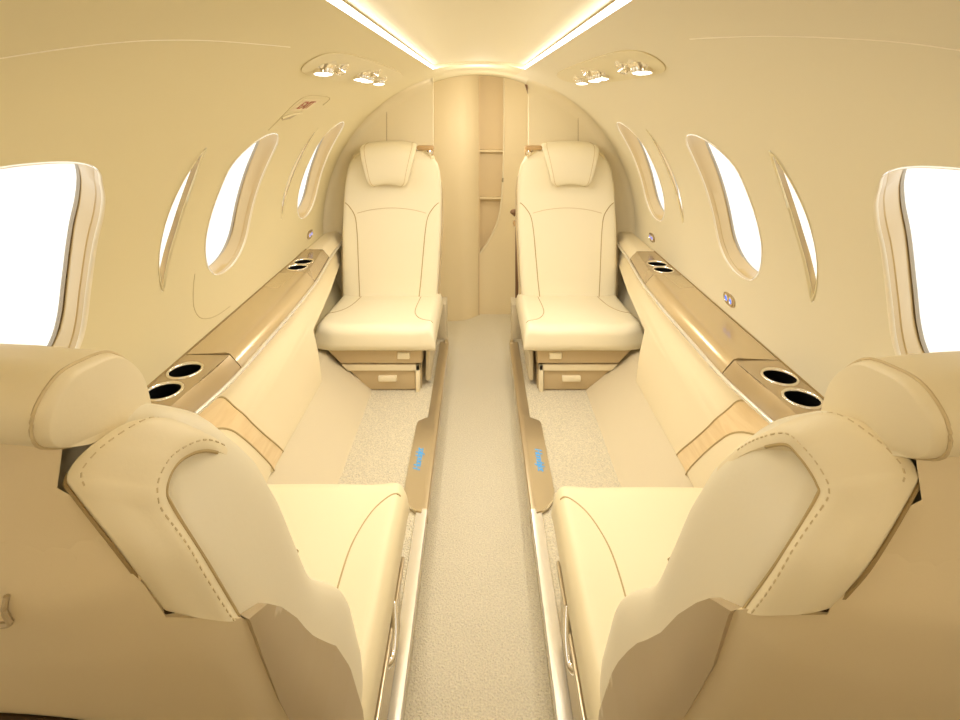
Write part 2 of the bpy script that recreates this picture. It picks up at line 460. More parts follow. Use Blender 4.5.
# ------------------------------------------------------------------ floor
def grid_quad(x0, x1, y0, y1, z, nx=4, ny=30):
    V = [(x0 + (x1 - x0) * i / nx, y0 + (y1 - y0) * j / ny, z) for j in range(ny + 1) for i in range(nx + 1)]
    Fc = [(j * (nx + 1) + i, j * (nx + 1) + i + 1, (j + 1) * (nx + 1) + i + 1, (j + 1) * (nx + 1) + i) for j in range(ny) for i in range(nx)]
    return V, Fc
ZF = 0.12
obj('floor', grid_quad(-0.36, 0.36, Y0, 3.3, 0.0), M['aisle'], None, True, 30, 'structure')
for s in (-1, 1):
    nm = 'left' if s < 0 else 'right'
    f = obj('floor', merge(grid_quad(s * 0.166, s * 0.62, Y0, YB, ZF), ([(s * 0.166, Y0, ZF), (s * 0.166, YB, ZF), (s * 0.156, YB, 0), (s * 0.156, Y0, 0)], [(0, 1, 2, 3)])), M['carpet'], None, True, 30, 'structure')
    # low jamb at the aft end of the step
    obj('trim_%d' % (3 if s < 0 else 4), box((s * 0.186, 2.655, 0.145), (0.05, 0.10, 0.29), 0.004), M['kick'], None, True, 30, 'structure')
    # rail
    prof = [(0.148, 0.100), (0.146, 0.124), (0.149, 0.128), (0.162, 0.1295), (0.178, 0.128), (0.181, 0.124), (0.181, 0.118)]
    def run(ys, pr):
        V = [(s * x, y, z) for y in ys for x, z in pr]; n = len(pr); m_ = len(ys) - 1
        Fc = [(j * n + i, j * n + i + 1, (j + 1) * n + i + 1, (j + 1) * n + i) for j in range(m_) for i in range(n - 1)]
        return V, Fc + [tuple(range(n)), tuple(m_ * n + i for i in range(n))]
    r = obj('aisle_rail', run((Y0, 0.5, 1.0, 1.515), prof), M['silver'], None, True, 40)
    plabel(obj('rear_section', run((1.515, 1.95, 1.975, 2.56), [(0.146, 0.085), (0.146, 0.124), (0.149, 0.1275), (0.158, 0.1285), (0.166, 0.1280), (0.188, 0.1270), (0.190, 0.118)]), M['steel'], r, True, 40), 'tan metal rear section')
    tag(r, 'long silver metal rail edging the %s side of the aisle' % nm, 'rail', 'aisle rails')
    st = obj('rail_end_stop', box((s * 0.160, 2.562, 0.118), (0.022, 0.022, 0.034), 0.004), M['steel'], r)
    # sill plate with lit lettering
    sp = thing('sill_plate', 'satin metal sill plate with blue lettering on the %s side of the aisle' % nm, 'sill plate', (s * 0.197, 1.72, ZF), 'lettered sill plates')
    pl = [(0.163, 1.50), (0.180, 1.505), (0.197, 1.518), (0.213, 1.542), (0.224, 1.575), (0.224, 1.915), (0.219, 1.928), (0.163, 1.965)]
    def fz(u, v, s=s): return Vector((s * u - s * 0.197, v - 1.72, 0.0105)), Vector((0, 0, 1))
    obj('plate', patch(fz, pl, 0.04, 0.010, 0.0), M['steel'], sp, True, 30)
    obj('end_bead', tube([(s * p[0] - s * 0.197, p[1] - 1.72, 0.010) for p in pl[:5]], 0.0025, 6), M['chrome'], sp)
    cu = bpy.data.curves.new('lettering', 'FONT'); cu.body = 'HondaJet'; cu.size = 0.034; cu.shear = 0.35; cu.align_x = 'CENTER'; cu.align_y = 'CENTER'
    cu.extrude = 0.0006; cu.offset = -0.0002; cu.space_character = 0.82
    to = bpy.data.objects.new('tmp', cu); C.objects.link(to)
    bpy.context.view_layer.update()
    me = bpy.data.meshes.new_from_object(to.evaluated_get(bpy.context.evaluated_depsgraph_get()))
    bpy.data.objects.remove(to)
    rot = Matrix.Rotation(PI / 2 if s < 0 else -PI / 2, 4, 'Z')
    me.transform(Matrix.Translation((s * -0.001, 0.0, 0.0114)) @ rot)
    me.materials.clear()
    t = link('lettering', me, M['script'], sp, False)

# ------------------------------------------------------------------ side ledges, lower panels, kick panels
def lerp_tab(tab, y):
    if y <= tab[0][0]: return tab[0][1]
    for (a, b), (c, d) in zip(tab, tab[1:]):
        if y <= c: return b + (d - b) * (y - a) / (c - a)
    return tab[-1][1]
EDGE = [(-0.6, 0.665), (1.14, 0.655), (1.24, 0.640), (1.34, 0.628), (1.78, 0.628), (2.04, 0.636), (2.2, 0.652), (2.4, 0.675), (2.70, 0.690)]
ZL = 0.625
def edge_x(y): return (lerp_tab(EDGE, y - 0.05) + lerp_tab(EDGE, y) + lerp_tab(EDGE, y + 0.05)) / 3
def ledge_prof(y, dome=0.0):
    e = edge_x(y); c = e + 0.030
    return [(0.7775, ZL - 0.006), (0.774, ZL), (c + 0.055, ZL + 0.4 * dome), (c + 0.012, ZL + dome), (c, ZL - 0.002 + dome * 0.6), (e + 0.003, ZL - 0.030), (e, ZL - 0.037), (e + 0.02, ZL - 0.045)]
def sweep(s, y0, y1, fn, dy=0.03, caps=True):
    N = max(1, int(math.ceil((y1 - y0) / dy))); V, Fc = [], []
    for j in range(N + 1):
        y = y0 + (y1 - y0) * j / N
        p = fn(y); V += [(s * x, y, z) for x, z in p]
    n = len(p)
    Fc = [(j * n + i, j * n + i + 1, (j + 1) * n + i + 1, (j + 1) * n + i) for j in range(N) for i in range(n - 1)]
    if caps: Fc += [tuple(range(n)), tuple(N * n + i for i in range(n))]
    return V, Fc
def top_only(y, dome): return ledge_prof(y, dome)
PX = [(-0.6, 0.60), (1.2, 0.600), (1.8, 0.590), (2.25, 0.600)]
def panel_prof(y):
    e = edge_x(y); b = 0.585
    return [(e + 0.012, ZL - 0.041), (e + 0.009, ZL - 0.08), (e - 0.002, 0.50), (0.75 * (e - 0.007) + 0.25 * 0.604, 0.47), (0.6 * (e - 0.008) + 0.4 * 0.604, 0.44), (0.600, 0.36), (0.590, 0.29), (b, 0.248), (b + 0.02, 0.240)]
def panel_x(y, z):
    p = panel_prof(y)
    for (a, b), (c, d) in zip(p, p[1:]):
        if b >= z >= d: return a + (c - a) * (b - z) / (b - d)
    return p[-1][0] if z < p[-1][1] else p[0][0]
CUPS = [(1.225, 0.729), (1.318, 0.731), (2.125, 0.729), (2.200, 0.729)]
for s in (-1, 1):
    nm = 'left' if s < 0 else 'right'
    sh = 0.0 if s < 0 else -0.03
    lg = thing('side_ledge', 'champagne metallic ledge with four cup holders along the %s cabin wall' % nm, 'ledge', (0, 0, 0), 'cabin side ledges')
    def seg(name, y0, y1, m, dome, fn=ledge_prof, **k): return obj(name, sweep(s, y0, y1, lambda y: fn(y, dome)), m, lg, True, 40)
    # top trays need real cup openings
    def tray(y0, y1, cups):
        o = seg('cup_tray', y0, y1, M['bronze'], 0.0)
        return o
    def cutter_tray(y0, y1, cups):
        # flat top with round holes + sloping fascia
        hol = [[(cx + 0.0365 * math.cos(2 * PI * k / 32), cy + 0.0365 * math.sin(2 * PI * k / 32)) for k in range(32)] for cy, cx in cups]
        N = 12; outl = [(edge_x(y0 + (y1 - y0) * i / N) + 0.030, y0 + (y1 - y0) * i / N) for i in range(N + 1)] + [(0.776, y1), (0.776, y0)]
        rv, Fc, loops = cdt(outl, hol, 0.03)
        top = ([(s * p[0], p[1], ZL) for p in rv], Fc)
        fas = sweep(s, y0, y1, lambda y: ledge_prof(y)[4:], caps=False)
        fas[0][:] = [(x, y, z + (0.002 if z > ZL - 0.01 else 0)) for x, y, z in fas[0]]
        ends = ([(s * x, y, z) for y in (y0, y1) for x, z in ledge_prof(y)], [tuple(range(8)), tuple(range(8, 16))])
        return merge(top, fas, ends)
    cs = [(y + sh, x) for y, x in CUPS]
    obj('cup_tray', cutter_tray(Y0, 1.398 + sh, cs[:2]), M['bronze'], lg, True, 30)
    obj('tray_lid', sweep(s, 1.402 + sh, 2.060 + sh, lambda y: ledge_prof(y, 0.005)), M['bronze_lid'], lg, True, 50)
    obj('cup_tray', cutter_tray(2.064 + sh, 2.38 + sh, cs[2:]), M['bronze'], lg, True, 30)
    plabel(obj('end_cap', sweep(s, 2.382 + sh, YB - 0.002, lambda y: ledge_prof(y, 0.0)), M['panel'], lg, True, 40), 'cream leather end of the ledge')
    for cy, cx in cs:
        cup = obj('cup_holder', lathe([(0.0365, 0.0), (0.0355, -0.07), (0.002, -0.071)], 32, Vector((0, 0, 1)), Vector((s * cx, cy, ZL)), cap=False), M['black'], lg, True, 40)
        obj('rim', lathe([(0.0355, -0.004), (0.0358, 0.002), (0.0385, 0.0032), (0.0415, 0.0018), (0.042, 0.0)], 32, Vector((0, 0, 1)), Vector((s * cx, cy, ZL)), cap=False), M['chrome'], cup, True, None)
    ed = [(s * (edge_x(Y0 + i * 0.04) - 0.006), Y0 + i * 0.04, ZL - 0.037) for i in range(int((YB - Y0) / 0.04) + 1)]
    plabel(obj('edge_trim', tube(ed, 0.006, 10), M['silver'], lg), 'bright silver edge strip')
    # dark shadow gap against the liner
    obj('wall_gap', tube([(s * 0.7775, Y0, ZL + 0.0005), (s * 0.7775, 2.38 + sh, ZL + 0.0005)], 0.0022, 5), M['groove'], lg)

    # lower side panel
    def pend(z):
        t = max(0, min(1, (z - 0.44) / 0.06)); return 1.975 + 0.66 * t * t * (3 - 2 * t)
    pv, pf = [], []; NP = 70
    for q in range(NP + 1):
        y = Y0 + (2.635 - Y0) * q / NP
        for (x, z) in panel_prof(y):
            yy = Y0 + (pend(z) - Y0) * q / NP
            pv.append((s * panel_x(yy, z) if 0.24 < z < 0.58 else s * x, yy, z))
    npp = len(panel_prof(1.0)); pf = [(q * npp + w_, q * npp + w_ + 1, (q + 1) * npp + w_ + 1, (q + 1) * npp + w_) for q in range(NP) for w_ in range(npp - 1)]
    b_ = len(pv); pv += [(x + s * 0.02, y - 0.004, z) for x, y, z in pv[NP * npp:(NP + 1) * npp]]   # turned-in end
    pf += [(NP * npp + w_, NP * npp + w_ + 1, b_ + w_ + 1, b_ + w_) for w_ in range(npp - 1)]
    tr = obj('trim_%d' % (5 if s < 0 else 6), (pv, pf), M['panel'], None, True, 40, 'structure')
    def fp(u, v, s=s):
        return Vector((s * panel_x(u, v), u, v)), Vector((-s, 0, 0))
    oc = catmull([Vector(p) for p in ((1.00, 0.578), (1.15, 0.579), (1.26, 0.579), (1.32, 0.557), (1.357, 0.512), (1.406, 0.449), (1.475, 0.366), (1.546, 0.287), (1.585, 0.240))], 5, False)
    ic = catmull([Vector(p) for p in ((1.00, 0.532), (1.08, 0.534), (1.19, 0.535), (1.279, 0.505), (1.347, 0.446), (1.46, 0.306), (1.506, 0.240))], 5, False)
    oc = [Vector((p[0] + sh * 0.5, p[1])) for p in oc]; ic = [Vector((p[0] + sh * 0.5, p[1])) for p in ic]
    plabel(obj('veneer_band', patch(fp, [(p[0], p[1]) for p in oc] + [(p[0], p[1]) for p in reversed(ic)], 0.025, 0.004, 0.004), M['wood'], tr, True, 30), 'curved light wood veneer band')
    inner = [(p[0], p[1]) for p in ic] + [(0.6, 0.238), (0.6, 0.548)]
    side_pts = None
    obj('arm_pad', patch(fp, inner, 0.03, 0.006, 0.006), M['panel'], tr, True, 30)
    obj('piping', tube([fp(p[0], p[1])[0] + Vector((-s * 0.004, 0, 0)) for p in oc], 0.0022, 5), M['seam'], tr)
    obj('piping', tube([fp(p[0], p[1])[0] + Vector((-s * 0.006, 0, 0)) for p in ic], 0.0022, 5), M['seam'], tr)
    # sloping kick panel
    kp = [(0.43, ZF - 0.002), (0.442, ZF + 0.010), (0.585, 0.243), (0.612, 0.276), (0.64, 0.288), (0.70, 0.292), (0.76, 0.30)]
    obj('trim_%d' % (7 if s < 0 else 8), sweep(s, Y0, YB, lambda y: kp, 0.4, caps=False), M['kick'], None, True, 20, 'structure')

# ------------------------------------------------------------------ reading lights
PL = [(1.028, 64.0), (1.00, 66.2), (1.01, 68.4), (1.10, 69.6), (1.30, 69.9), (1.72, 69.7), (1.98, 68.6), (2.07, 66.6), (2.04, 64.2), (1.85, 62.6), (1.53, 61.7), (1.20, 61.9), (1.08, 62.6)]
for s in (-1, 1):
    nm = 'left' if s < 0 else 'right'
    sh = 0 if s < 0 else -0.05
    lp = [Vector((p[0] + sh, p[1] * DEG)) for p in PL]; lp = [(p[0], p[1]) for p in catmull(lp, 5)]
    rp = thing('reading_light_panel', 'flush overhead panel with lit reading lamps on the %s side of the ceiling' % nm, 'light', cyl(s, 1.5 + sh, 65.7), 'overhead reading light panels')
    org = cyl(s, 1.5 + sh, 65.7)
    def fc(u, v, s=s, org=org): return cyl(s, u, v / DEG) - org, cnorm(s, v / DEG)
    obj('plate', patch(fc, lp, 0.04, 0.004, 0.0025), M['headliner'], rp, True, 30)
    obj('plate_gap', tube([fc(p[0], p[1])[0] + fc(p[0], p[1])[1] * 0.0008 for p in lp], 0.0014, 5, closed=True), M['faint'], rp)
    for y, th, r, lit in ((1.115, 65.2, 0.021, 1), (1.20, 66.2, 0.013, 0), (1.46, 65.3, 0.020, 1), (1.56, 65.0, 0.020, 1), (1.53, 67.2, 0.012, 0), (1.765, 64.7, 0.020, 1)):
        p = cyl(s, y + sh, th) - org
        ax = Vector((-s * 0.03, -0.20, -1)).normalized()
        if lit:
            h = obj('reading_lamp', lathe([(r * 1.30, -0.012), (r * 1.34, 0.003), (r * 1.18, 0.006), (r * 1.08, 0.009), (r, 0.011), (r * 0.98, 0.018), (r * 0.92, 0.0205), (r * 0.88, 0.0185)], 24, ax, p, cap=False), M['chrome'], rp, True, 40)
            obj('lens', lathe([(r * 0.90, 0.0190), (r * 0.5, 0.0205), (0.0005, 0.021)], 24, ax, p, cap=False), M['lens'], h)
        else:
            h = obj('air_nozzle', lathe([(r * 1.5, -0.01), (r * 1.5, 0.004), (r * 1.1, 0.008), (r, 0.010), (r, 0.019), (r * 0.6, 0.022), (r * 0.4, 0.016), (0.0005, 0.016)], 20, ax, p, cap=False), M['chrome'], rp, True, 40)

# ------------------------------------------------------------------ jack panels, exit fittings
for s, Y, lab in ((-1, 2.44, 'small oval jack plate with blue lights above the left ledge'),
                  (1, 2.385, 'small blue lit jack plate above the right ledge near the rear seat'),
                  (1, 1.647, 'small blue lit jack plate below the middle right window')):
    org = cyl(s, Y, 1.0); jp = thing('jack_panel', lab, 'socket', org, 'blue lit jack plates')
    def fj(u, v, s=s, Y=Y, org=org): return cyl(s, Y + u, 1.0 + v / DEG) - org, cnorm(s, 1.0)
    ov = [(0.036 * math.copysign(abs(math.cos(a)) ** 0.8, math.cos(a)), 0.019 * math.copysign(abs(math.sin(a)) ** 0.8, math.sin(a))) for a in [2 * PI * i / 28 for i in range(28)]]
    obj('plate', patch(fj, ov, 0.01, 0.004, 0.004), M['bronze'], jp, True, 30)
    for u in (-0.014, 0.014):
        b = fj(u, 0)[0]
        sk = obj('socket', lathe([(0.0125, 0.003), (0.0125, 0.0065), (0.0095, 0.0075), (0.008, 0.005)], 20, cnorm(s, 1.0), b, cap=False), M['chrome'], jp)
        obj('lamp', lathe([(0.009, 0.0055), (0.004, 0.0065), (0.0003, 0.0066)], 16, cnorm(s, 1.0), b, cap=False), M['bluelight'], sk)

# emergency exit hatch outline, handle cover and placard on the left liner
P = [(1.375, 45.5), (1.368, 48.5), (1.350, 51.5), (1.335, 54.0), (1.345, 55.6), (1.40, 56.1), (1.54, 55.6), (1.60, 54.6), (1.612, 52.5)]
P = catmull([Vector(p) for p in P], 6, False)
obj('trim_9', tube([cyl(-1, p[0], p[1], R - 0.0003) for p in P], 0.0014, 5), M['faint'], None, True, None, 'structure')
P = catmull([Vector(p) for p in ((1.42, 12.5), (1.428, 9.0), (1.445, 5.0), (1.48, 2.0), (1.53, 0.3), (1.59, -0.6), (1.66, -0.9))], 6, False)
obj('trim_10', tube([cyl(-1, p[0], p[1], R - 0.0003) for p in P], 0.0012, 5), M['faint'], None, True, None, 'structure')
org = cyl(-1, 1.44, 52.8); ex = thing('exit_placard', 'small placard with red lettering on the left liner above the middle window', 'sign', org)
def fe(u, v, org=org): return cyl(-1, 1.44 + u, 52.8 + v / DEG) - org, cnorm(-1, 52.8)
obj('plate', patch(fe, [(-0.075, -0.024), (0.075, -0.024), (0.075, 0.024), (-0.075, 0.024)], 0.02, 0.002, 0.0015), M['placard'], ex, True, 30)
cu = bpy.data.curves.new('lettering', 'FONT'); cu.body = 'EXIT'; cu.size = 0.046; cu.align_x = 'CENTER'; cu.align_y = 'CENTER'; cu.extrude = 0.0004
to = bpy.data.objects.new('tmp', cu); C.objects.link(to); bpy.context.view_layer.update()
me = bpy.data.meshes.new_from_object(to.evaluated_get(bpy.context.evaluated_depsgraph_get())); bpy.data.objects.remove(to)
nrm = cnorm(-1, 52.8); xax = Vector((0, 1, 0)); yax = nrm.cross(xax)
mt = Matrix((xax, yax, nrm)).transposed().to_4x4()
me.transform(Matrix.Translation(nrm * 0.0025) @ mt); me.materials.clear()
link('lettering', me, M['red'], ex, False)
org = cyl(-1, 1.40, 49.0); hc = thing('exit_release', 'small recessed exit handle on the left liner just under the red placard', 'handle', org)
def fh(u, v, org=org): return cyl(-1, 1.40 + u, 49.0 + v / DEG) - org, cnorm(-1, 49.0)
obj('finger_recess', patch(fh, [(-0.03, 0.0), (0.02, 0.012), (0.085, 0.016), (0.05, -0.008), (0.0, -0.012)], 0.012, 0.001, 0.001), M['shell_side'], hc, True, 30)
obj('handle_lip', tube([fh(-0.03, 0.001)[0] + fh(0, 0)[1] * 0.003, fh(0.02, 0.014)[0] + fh(0, 0)[1] * 0.003, fh(0.085, 0.018)[0] + fh(0, 0)[1] * 0.003], 0.003, 6), M['liner'], hc)

# ------------------------------------------------------------------ seats
def sgnpow(c, e): return math.copysign(abs(c) ** e, c)
class Back:
    """upholstered back: local x inboard, y rearward, z up; a = height along the back, q = angle round it (0 = inboard side, 90 = rear)"""
    def __init__(S, y0, z0, phi, L, w0, T, wtab, fwd=0.0):
        S.fwd = fwd
        S.y0, S.z0, S.phi, S.L, S.w0, S.T, S.wtab = y0, z0, math.radians(phi), L, w0, T, wtab
    def frame(S, a, d, x):
        return Vector((x, S.y0 + a * math.sin(S.phi) + d * math.cos(S.phi), S.z0 + a * math.cos(S.phi) - d * math.sin(S.phi)))
    def pos(S, q, a):
        c, s_ = math.cos(math.radians(q)), math.sin(math.radians(q))
        w = lerp_tab(S.wtab, a); T = S.T * lerp_tab([(-0.05, 0.75), (0.0, 0.95), (0.1, 1.0), (S.L - 0.12, 1.0), (S.L - 0.04, 0.92), (S.L, 0.6)], a)
        x = w * sgnpow(c, 0.42); d = T * 0.5 + (0.5 * T) * sgnpow(s_, 0.50 if s_ > 0 else 0.34)
        d += (S.T - T) * 0.4 - S.fwd
        if S.fwd and s_ < 0:
            k_ = max(0, min(1, (0.49 - a) / 0.19)); d -= 0.034 * k_ * k_ * (3 - 2 * k_) * min(1, -s_ * 3)
        if s_ < 0: d += 0.016 * (1 - min(1, abs(x) / w) ** 3) * min(1, a / 0.1 + 0.2) * (1 if a < S.L * 0.72 else max(0, 1 - (a - S.L * 0.72) / 0.1))
        return S.frame(a, d, x)
    def table(S):
        if not hasattr(S, 'tab'):
            nodes = set()
            for c in (-180, -90, 0, 90, 180, 270, 360):
                for k in range(161):
                    o = 45 * (k / 160) ** 4; nodes.add(round(c + o, 9)); nodes.add(round(c - o, 9))
            nodes = sorted(q for q in nodes if -180 <= q <= 360)
            S.tab = []; t = 0.0; p0 = None
            for q in nodes:
                p = S.pos(q, S.L * 0.62); t += (p - p0).length if p0 is not None else 0.0; p0 = p; S.tab.append((q, t))
            S.qs = [r[0] for r in S.tab]; S.ts = [r[1] for r in S.tab]
        return S.tab
    def t_of(S, q):
        S.table(); i = max(0, min(len(S.qs) - 2, bisect.bisect_right(S.qs, q) - 1)); k = (q - S.qs[i]) / (S.qs[i + 1] - S.qs[i])
        return S.ts[i] + (S.ts[i + 1] - S.ts[i]) * k
    def q_of(S, t):
        S.table(); i = max(0, min(len(S.ts) - 2, bisect.bisect_right(S.ts, t) - 1)); k = (t - S.ts[i]) / max(1e-12, S.ts[i + 1] - S.ts[i])
        return S.qs[i] + (S.qs[i + 1] - S.qs[i]) * k
    def surft(S, t, a):
        e = 0.004; p = S.pos(S.q_of(t), a)
        n = (S.pos(S.q_of(t + e), a) - S.pos(S.q_of(t - e), a)).cross(S.pos(S.q_of(t), a + 0.004) - S.pos(S.q_of(t), a - 0.004))
        return p, (n.normalized() if n.length > 1e-12 else Vector((0, 1, 0)))
    def surf(S, q, a):
        return S.surft(S.t_of(q), a)
    def surf_old(S, q, a):
        e = 0.4; p = S.pos(q, a)
        n = (S.pos(q + e, a) - S.pos(q - e, a)).cross(S.pos(q, a + 0.003) - S.pos(q, a - 0.003))
        n = n.normalized() if n.length > 1e-12 else Vector((0, 1, 0))
        return p, n
    def mesh(S, sx):
        nq = 220; A = [-0.05 + (S.L + 0.05) * i / 40 for i in range(33)] + [S.L * (1 - 0.19 * (1 - i / 16) ** 1.6) for i in range(3, 17)]
        A = sorted(A); t0 = S.t_of(-180); t1 = S.t_of(180); Q = [S.q_of(t0 + (t1 - t0) * k / nq) for k in range(nq)]
        V, Fc = [], []
        for a in A:
            for k in range(nq):
                p = S.pos(Q[k], a); V.append((sx * p.x, p.y, p.z))
        for j in range(len(A) - 1):
            for k in range(nq): Fc.append((j * nq + k, j * nq + (k + 1) % nq, (j + 1) * nq + (k + 1) % nq, (j + 1) * nq + k))
        Fc.append(tuple(range(nq)))
        c = len(V); pts = [Vector(V[(len(A) - 1) * nq + k]) for k in range(nq)]
        V.append(sum(pts, Vector()) / nq + Vector((0, 0, 0.004)))
        for k in range(nq): Fc.append(((len(A) - 1) * nq + k, (len(A) - 1) * nq + (k + 1) % nq, c))
        return V, Fc

def cushion_pos(u, v, w, dep, z0, h, front_cut=0.0):
    """top and rounded edge: u in -1..1 lateral, v in 0..1 front to back"""
    pass

def make_seat(sx, X, Yf, face, label, near, reg=None):
    """sx: sign that maps local inboard +x to local mesh x; face: +1 seat faces the camera (rear seats), -1 faces aft (near seats)"""
    root = thing('passenger_seat', label, 'seat', (X, Yf, 0), 'cream leather cabin seats')
    if face < 0: root.rotation_euler = (0, 0, PI); sx = -sx
    mir = lambda vf: ([Vector((sx * v[0], v[1], v[2])) for v in vf[0]], vf[1])
    # ---- cushion: lofted rounded slab, wider at the front, bulging front edge
    W = 0.226 if near else 0.242; xc = 0.0 if near else 0.006; D = 0.47; zb, zt = 0.298, 0.392
    def ctop(u, v):
        x = W * u + xc
        # front outline: outboard corner cut back
        yf = (-0.034 if near else 0.0) + (0.055 * max(0, -u - 0.62) ** 1.8 * 2.2) + 0.012 * max(0, u - 0.8) * 5 * 0.5
        y = yf + (D - yf) * v
        eu = max(0, (abs(u) - 0.86) / 0.14); ev = max(0, (0.10 - v) / 0.10)
        z = zt - (0.022 if near else 0.036) * v - 0.030 * (1 - math.sqrt(max(0, 1 - eu ** 2))) - 0.040 * (1 - math.sqrt(max(0, 1 - ev ** 2)))
        z += 0.010 * max(0, abs(u) - 0.62) / 0.3 * (1 if abs(u) < 0.92 else max(0, (1 - abs(u)) / 0.08)) + 0.006 * (1 - u * u)
        return Vector((x, y, z))
    nu, nv = 44, 40; V, Fc = [], []
    us = [math.sin((-1 + 2 * i / nu) * PI / 2) for i in range(nu + 1)]
    vs = [1 - math.cos(j / nv * PI / 2) for j in range(nv + 1)]
    for v in vs:
        for u in us: V.append(ctop(u, v))
    n1 = nu + 1
    for j in range(nv):
        for i in range(nu): Fc.append((j * n1 + i, j * n1 + i + 1, (j + 1) * n1 + i + 1, (j + 1) * n1 + i))
    per = [i for i in range(n1)] + [j * n1 + nu for j in range(1, nv + 1)] + [nv * n1 + i for i in range(nu - 1, -1, -1)] + [j * n1 for j in range(nv - 1, 0, -1)]
    prev = per
    for dz, ins in ((0.5, -0.004), (0.85, 0.0), (1.0, 0.012)):
        b = len(V); cur = []
        for k in per:
            p = V[k]; c = Vector((0, D / 2, 0)); dirv = Vector((p.x - c.x, p.y - c.y, 0))
            dn = dirv.normalized()
            z = p.z + (zb - p.z) * dz; V.append(Vector((p.x - dn.x * ins, p.y - dn.y * ins, z))); cur.append(len(V) - 1)
        m = len(per)
        for k in range(m): Fc.append((prev[k], prev[(k + 1) % m], cur[(k + 1) % m], cur[k]))
        prev = cur
    Fc.append(tuple(prev))
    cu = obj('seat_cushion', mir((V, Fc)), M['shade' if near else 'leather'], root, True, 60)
    for pts in ([(0.60, 0.98), (0.585, 0.75), (0.575, 0.52), (0.60, 0.36), (0.70, 0.22), (0.84, 0.14), (0.95, 0.11)],
                [(-0.56, 0.98), (-0.59, 0.78), (-0.64, 0.58), (-0.72, 0.44), (-0.83, 0.34), (-0.96, 0.28)]):
        P = [ctop(p[0], p[1]) for p in catmull([Vector(p) for p in pts], 6, False)]
        obj('seam', mir(tube([p + Vector((0, 0, -0.0004)) for p in P], 0.0021, 5)), M['seam'], cu)
    # ---- back
    if near:
        B = Back(0.425, 0.355, 30.0, 0.822, 0.215, 0.140, [(-0.05, 0.210), (0.1, 0.222), (0.28, 0.227), (0.38, 0.224), (0.45, 0.216), (0.5, 0.213), (0.64, 0.212), (0.70, 0.208), (0.74, 0.197), (0.775, 0.184), (0.805, 0.160), (0.822, 0.125)], 0.030)
    else:
        B = Back(0.395, 0.338, 9.0, 0.715, 0.22, 0.105, [(-0.05, 0.220), (0.1, 0.230), (0.35, 0.240), (0.52, 0.238), (0.60, 0.233), (0.655, 0.218), (0.69, 0.194), (0.715, 0.15)])
    reg_seat = B
    bk = obj('backrest', B.mesh(sx), M['leather'], root, True, None)
    F = lambda q, a, off=0.0: (lambda pn: pn[0] + pn[1] * off)(B.surf(q, a))
    # front seams: bolsters and the yoke line (front of the back is q = 180..360; inboard 270+, outboard 270-)
    def xq(xr):   # angle on the front face for a fraction of the half width
        c = math.copysign(abs(xr) ** (1 / 0.42), xr); return -math.degrees(math.acos(max(-1, min(1, c))))
    kk = B.L / 0.715
    yoke = [(-0.70, 0.415), (-0.4, 0.432), (0.0, 0.440), (0.4, 0.432), (0.70, 0.415)]
    P = [F(xq(p[0]), p[1] * kk, 0.0002) for p in catmull([Vector(p) for p in yoke], 6, False)]
    obj('seam', mir(tube(P, 0.0015, 5)), M['stitch'], bk)
    for sg in (1, -1):
        bl = [(0.62, 0.01), (0.64, 0.10), (0.665, 0.22), (0.69, 0.33), (0.74, 0.40), (0.86, 0.445), (0.955, 0.465)]
        P = [F(xq(sg * p[0]), p[1] * kk, 0.0002) for p in catmull([Vector(p) for p in bl], 6, False)]
        obj('seam', mir(tube(P, 0.0024, 5)), M['seam'], bk)
    # ---- headrest: profile in (rear, up) relative to seat frame, lofted across with a taper
    if near:
        pr = [(0.75, 0.955), (0.785, 1.01), (0.805, 1.046), (0.827, 1.087), (0.860, 1.118), (0.89, 1.127), (0.912, 1.127), (0.926, 1.112), (0.920, 1.090), (0.89, 1.070), (0.855, 1.054), (0.83, 1.036), (0.79, 0.955)]
        wt = lambda z: 0.118 + (z - 0.95) * 0.12
    else:
        b0 = B.frame(0.52, 0, 0)
        pr = [(0.452, 0.877), (0.434, 0.92), (0.434, 0.99), (0.446, 1.038), (0.470, 1.066), (0.51, 1.078), (0.56, 1.076), (0.59, 1.063), (0.592, 1.038), (0.575, 1.023), (0.53, 1.02), (0.50, 0.98), (0.480, 0.89)]
        wt = lambda z: 0.092 + (z - 0.878) * 0.25 - 0.020 * (1 - math.sqrt(max(0, 1 - max(0, (0.902 - z) / 0.028) ** 2))) - 0.022 * (1 - math.sqrt(max(0, 1 - max(0, (z - 1.052) / 0.030) ** 2)))
    pr = [(p[0], p[1]) for p in catmull([Vector(p) for p in pr], 5)]
    cx_ = sum(p[0] for p in pr) / len(pr); cz_ = sum(p[1] for p in pr) / len(pr)
    V, Fc = [], []; n = len(pr)
    ts = [-1, -0.996, -0.98, -0.955, -0.92, -0.88, -0.6, -0.2, 0.2, 0.6, 0.88, 0.92, 0.955, 0.98, 0.996, 1]
    xo = 0.0 if near else -0.016
    for t in ts:
        k = 1 - 0.08 * (1 - math.sqrt(max(0, 1 - max(0, (abs(t) - 0.86) / 0.14) ** 2)))
        for y, z in pr:
            yy = cx_ + (y - cx_) * k; zz = cz_ + (z - cz_) * k
            V.append(Vector((wt(z) * t + xo, yy, zz + (0.008 if near else 0.014) * (1 - t * t))))
    for j in range(len(ts) - 1):
        for i in range(n): Fc.append((j * n + i, j * n + (i + 1) % n, (j + 1) * n + (i + 1) % n, (j + 1) * n + i))
    for j in (0, len(ts) - 1):
        c = len(V); V.append(sum((V[j * n + i] for i in range(n)), Vector()) / n)
        Fc += [(j * n + i, j * n + (i + 1) % n, c) for i in range(n)]
    hr = obj('headrest', mir((V, Fc)), M['leather'] if not near else M['wing'], root, True, 60)
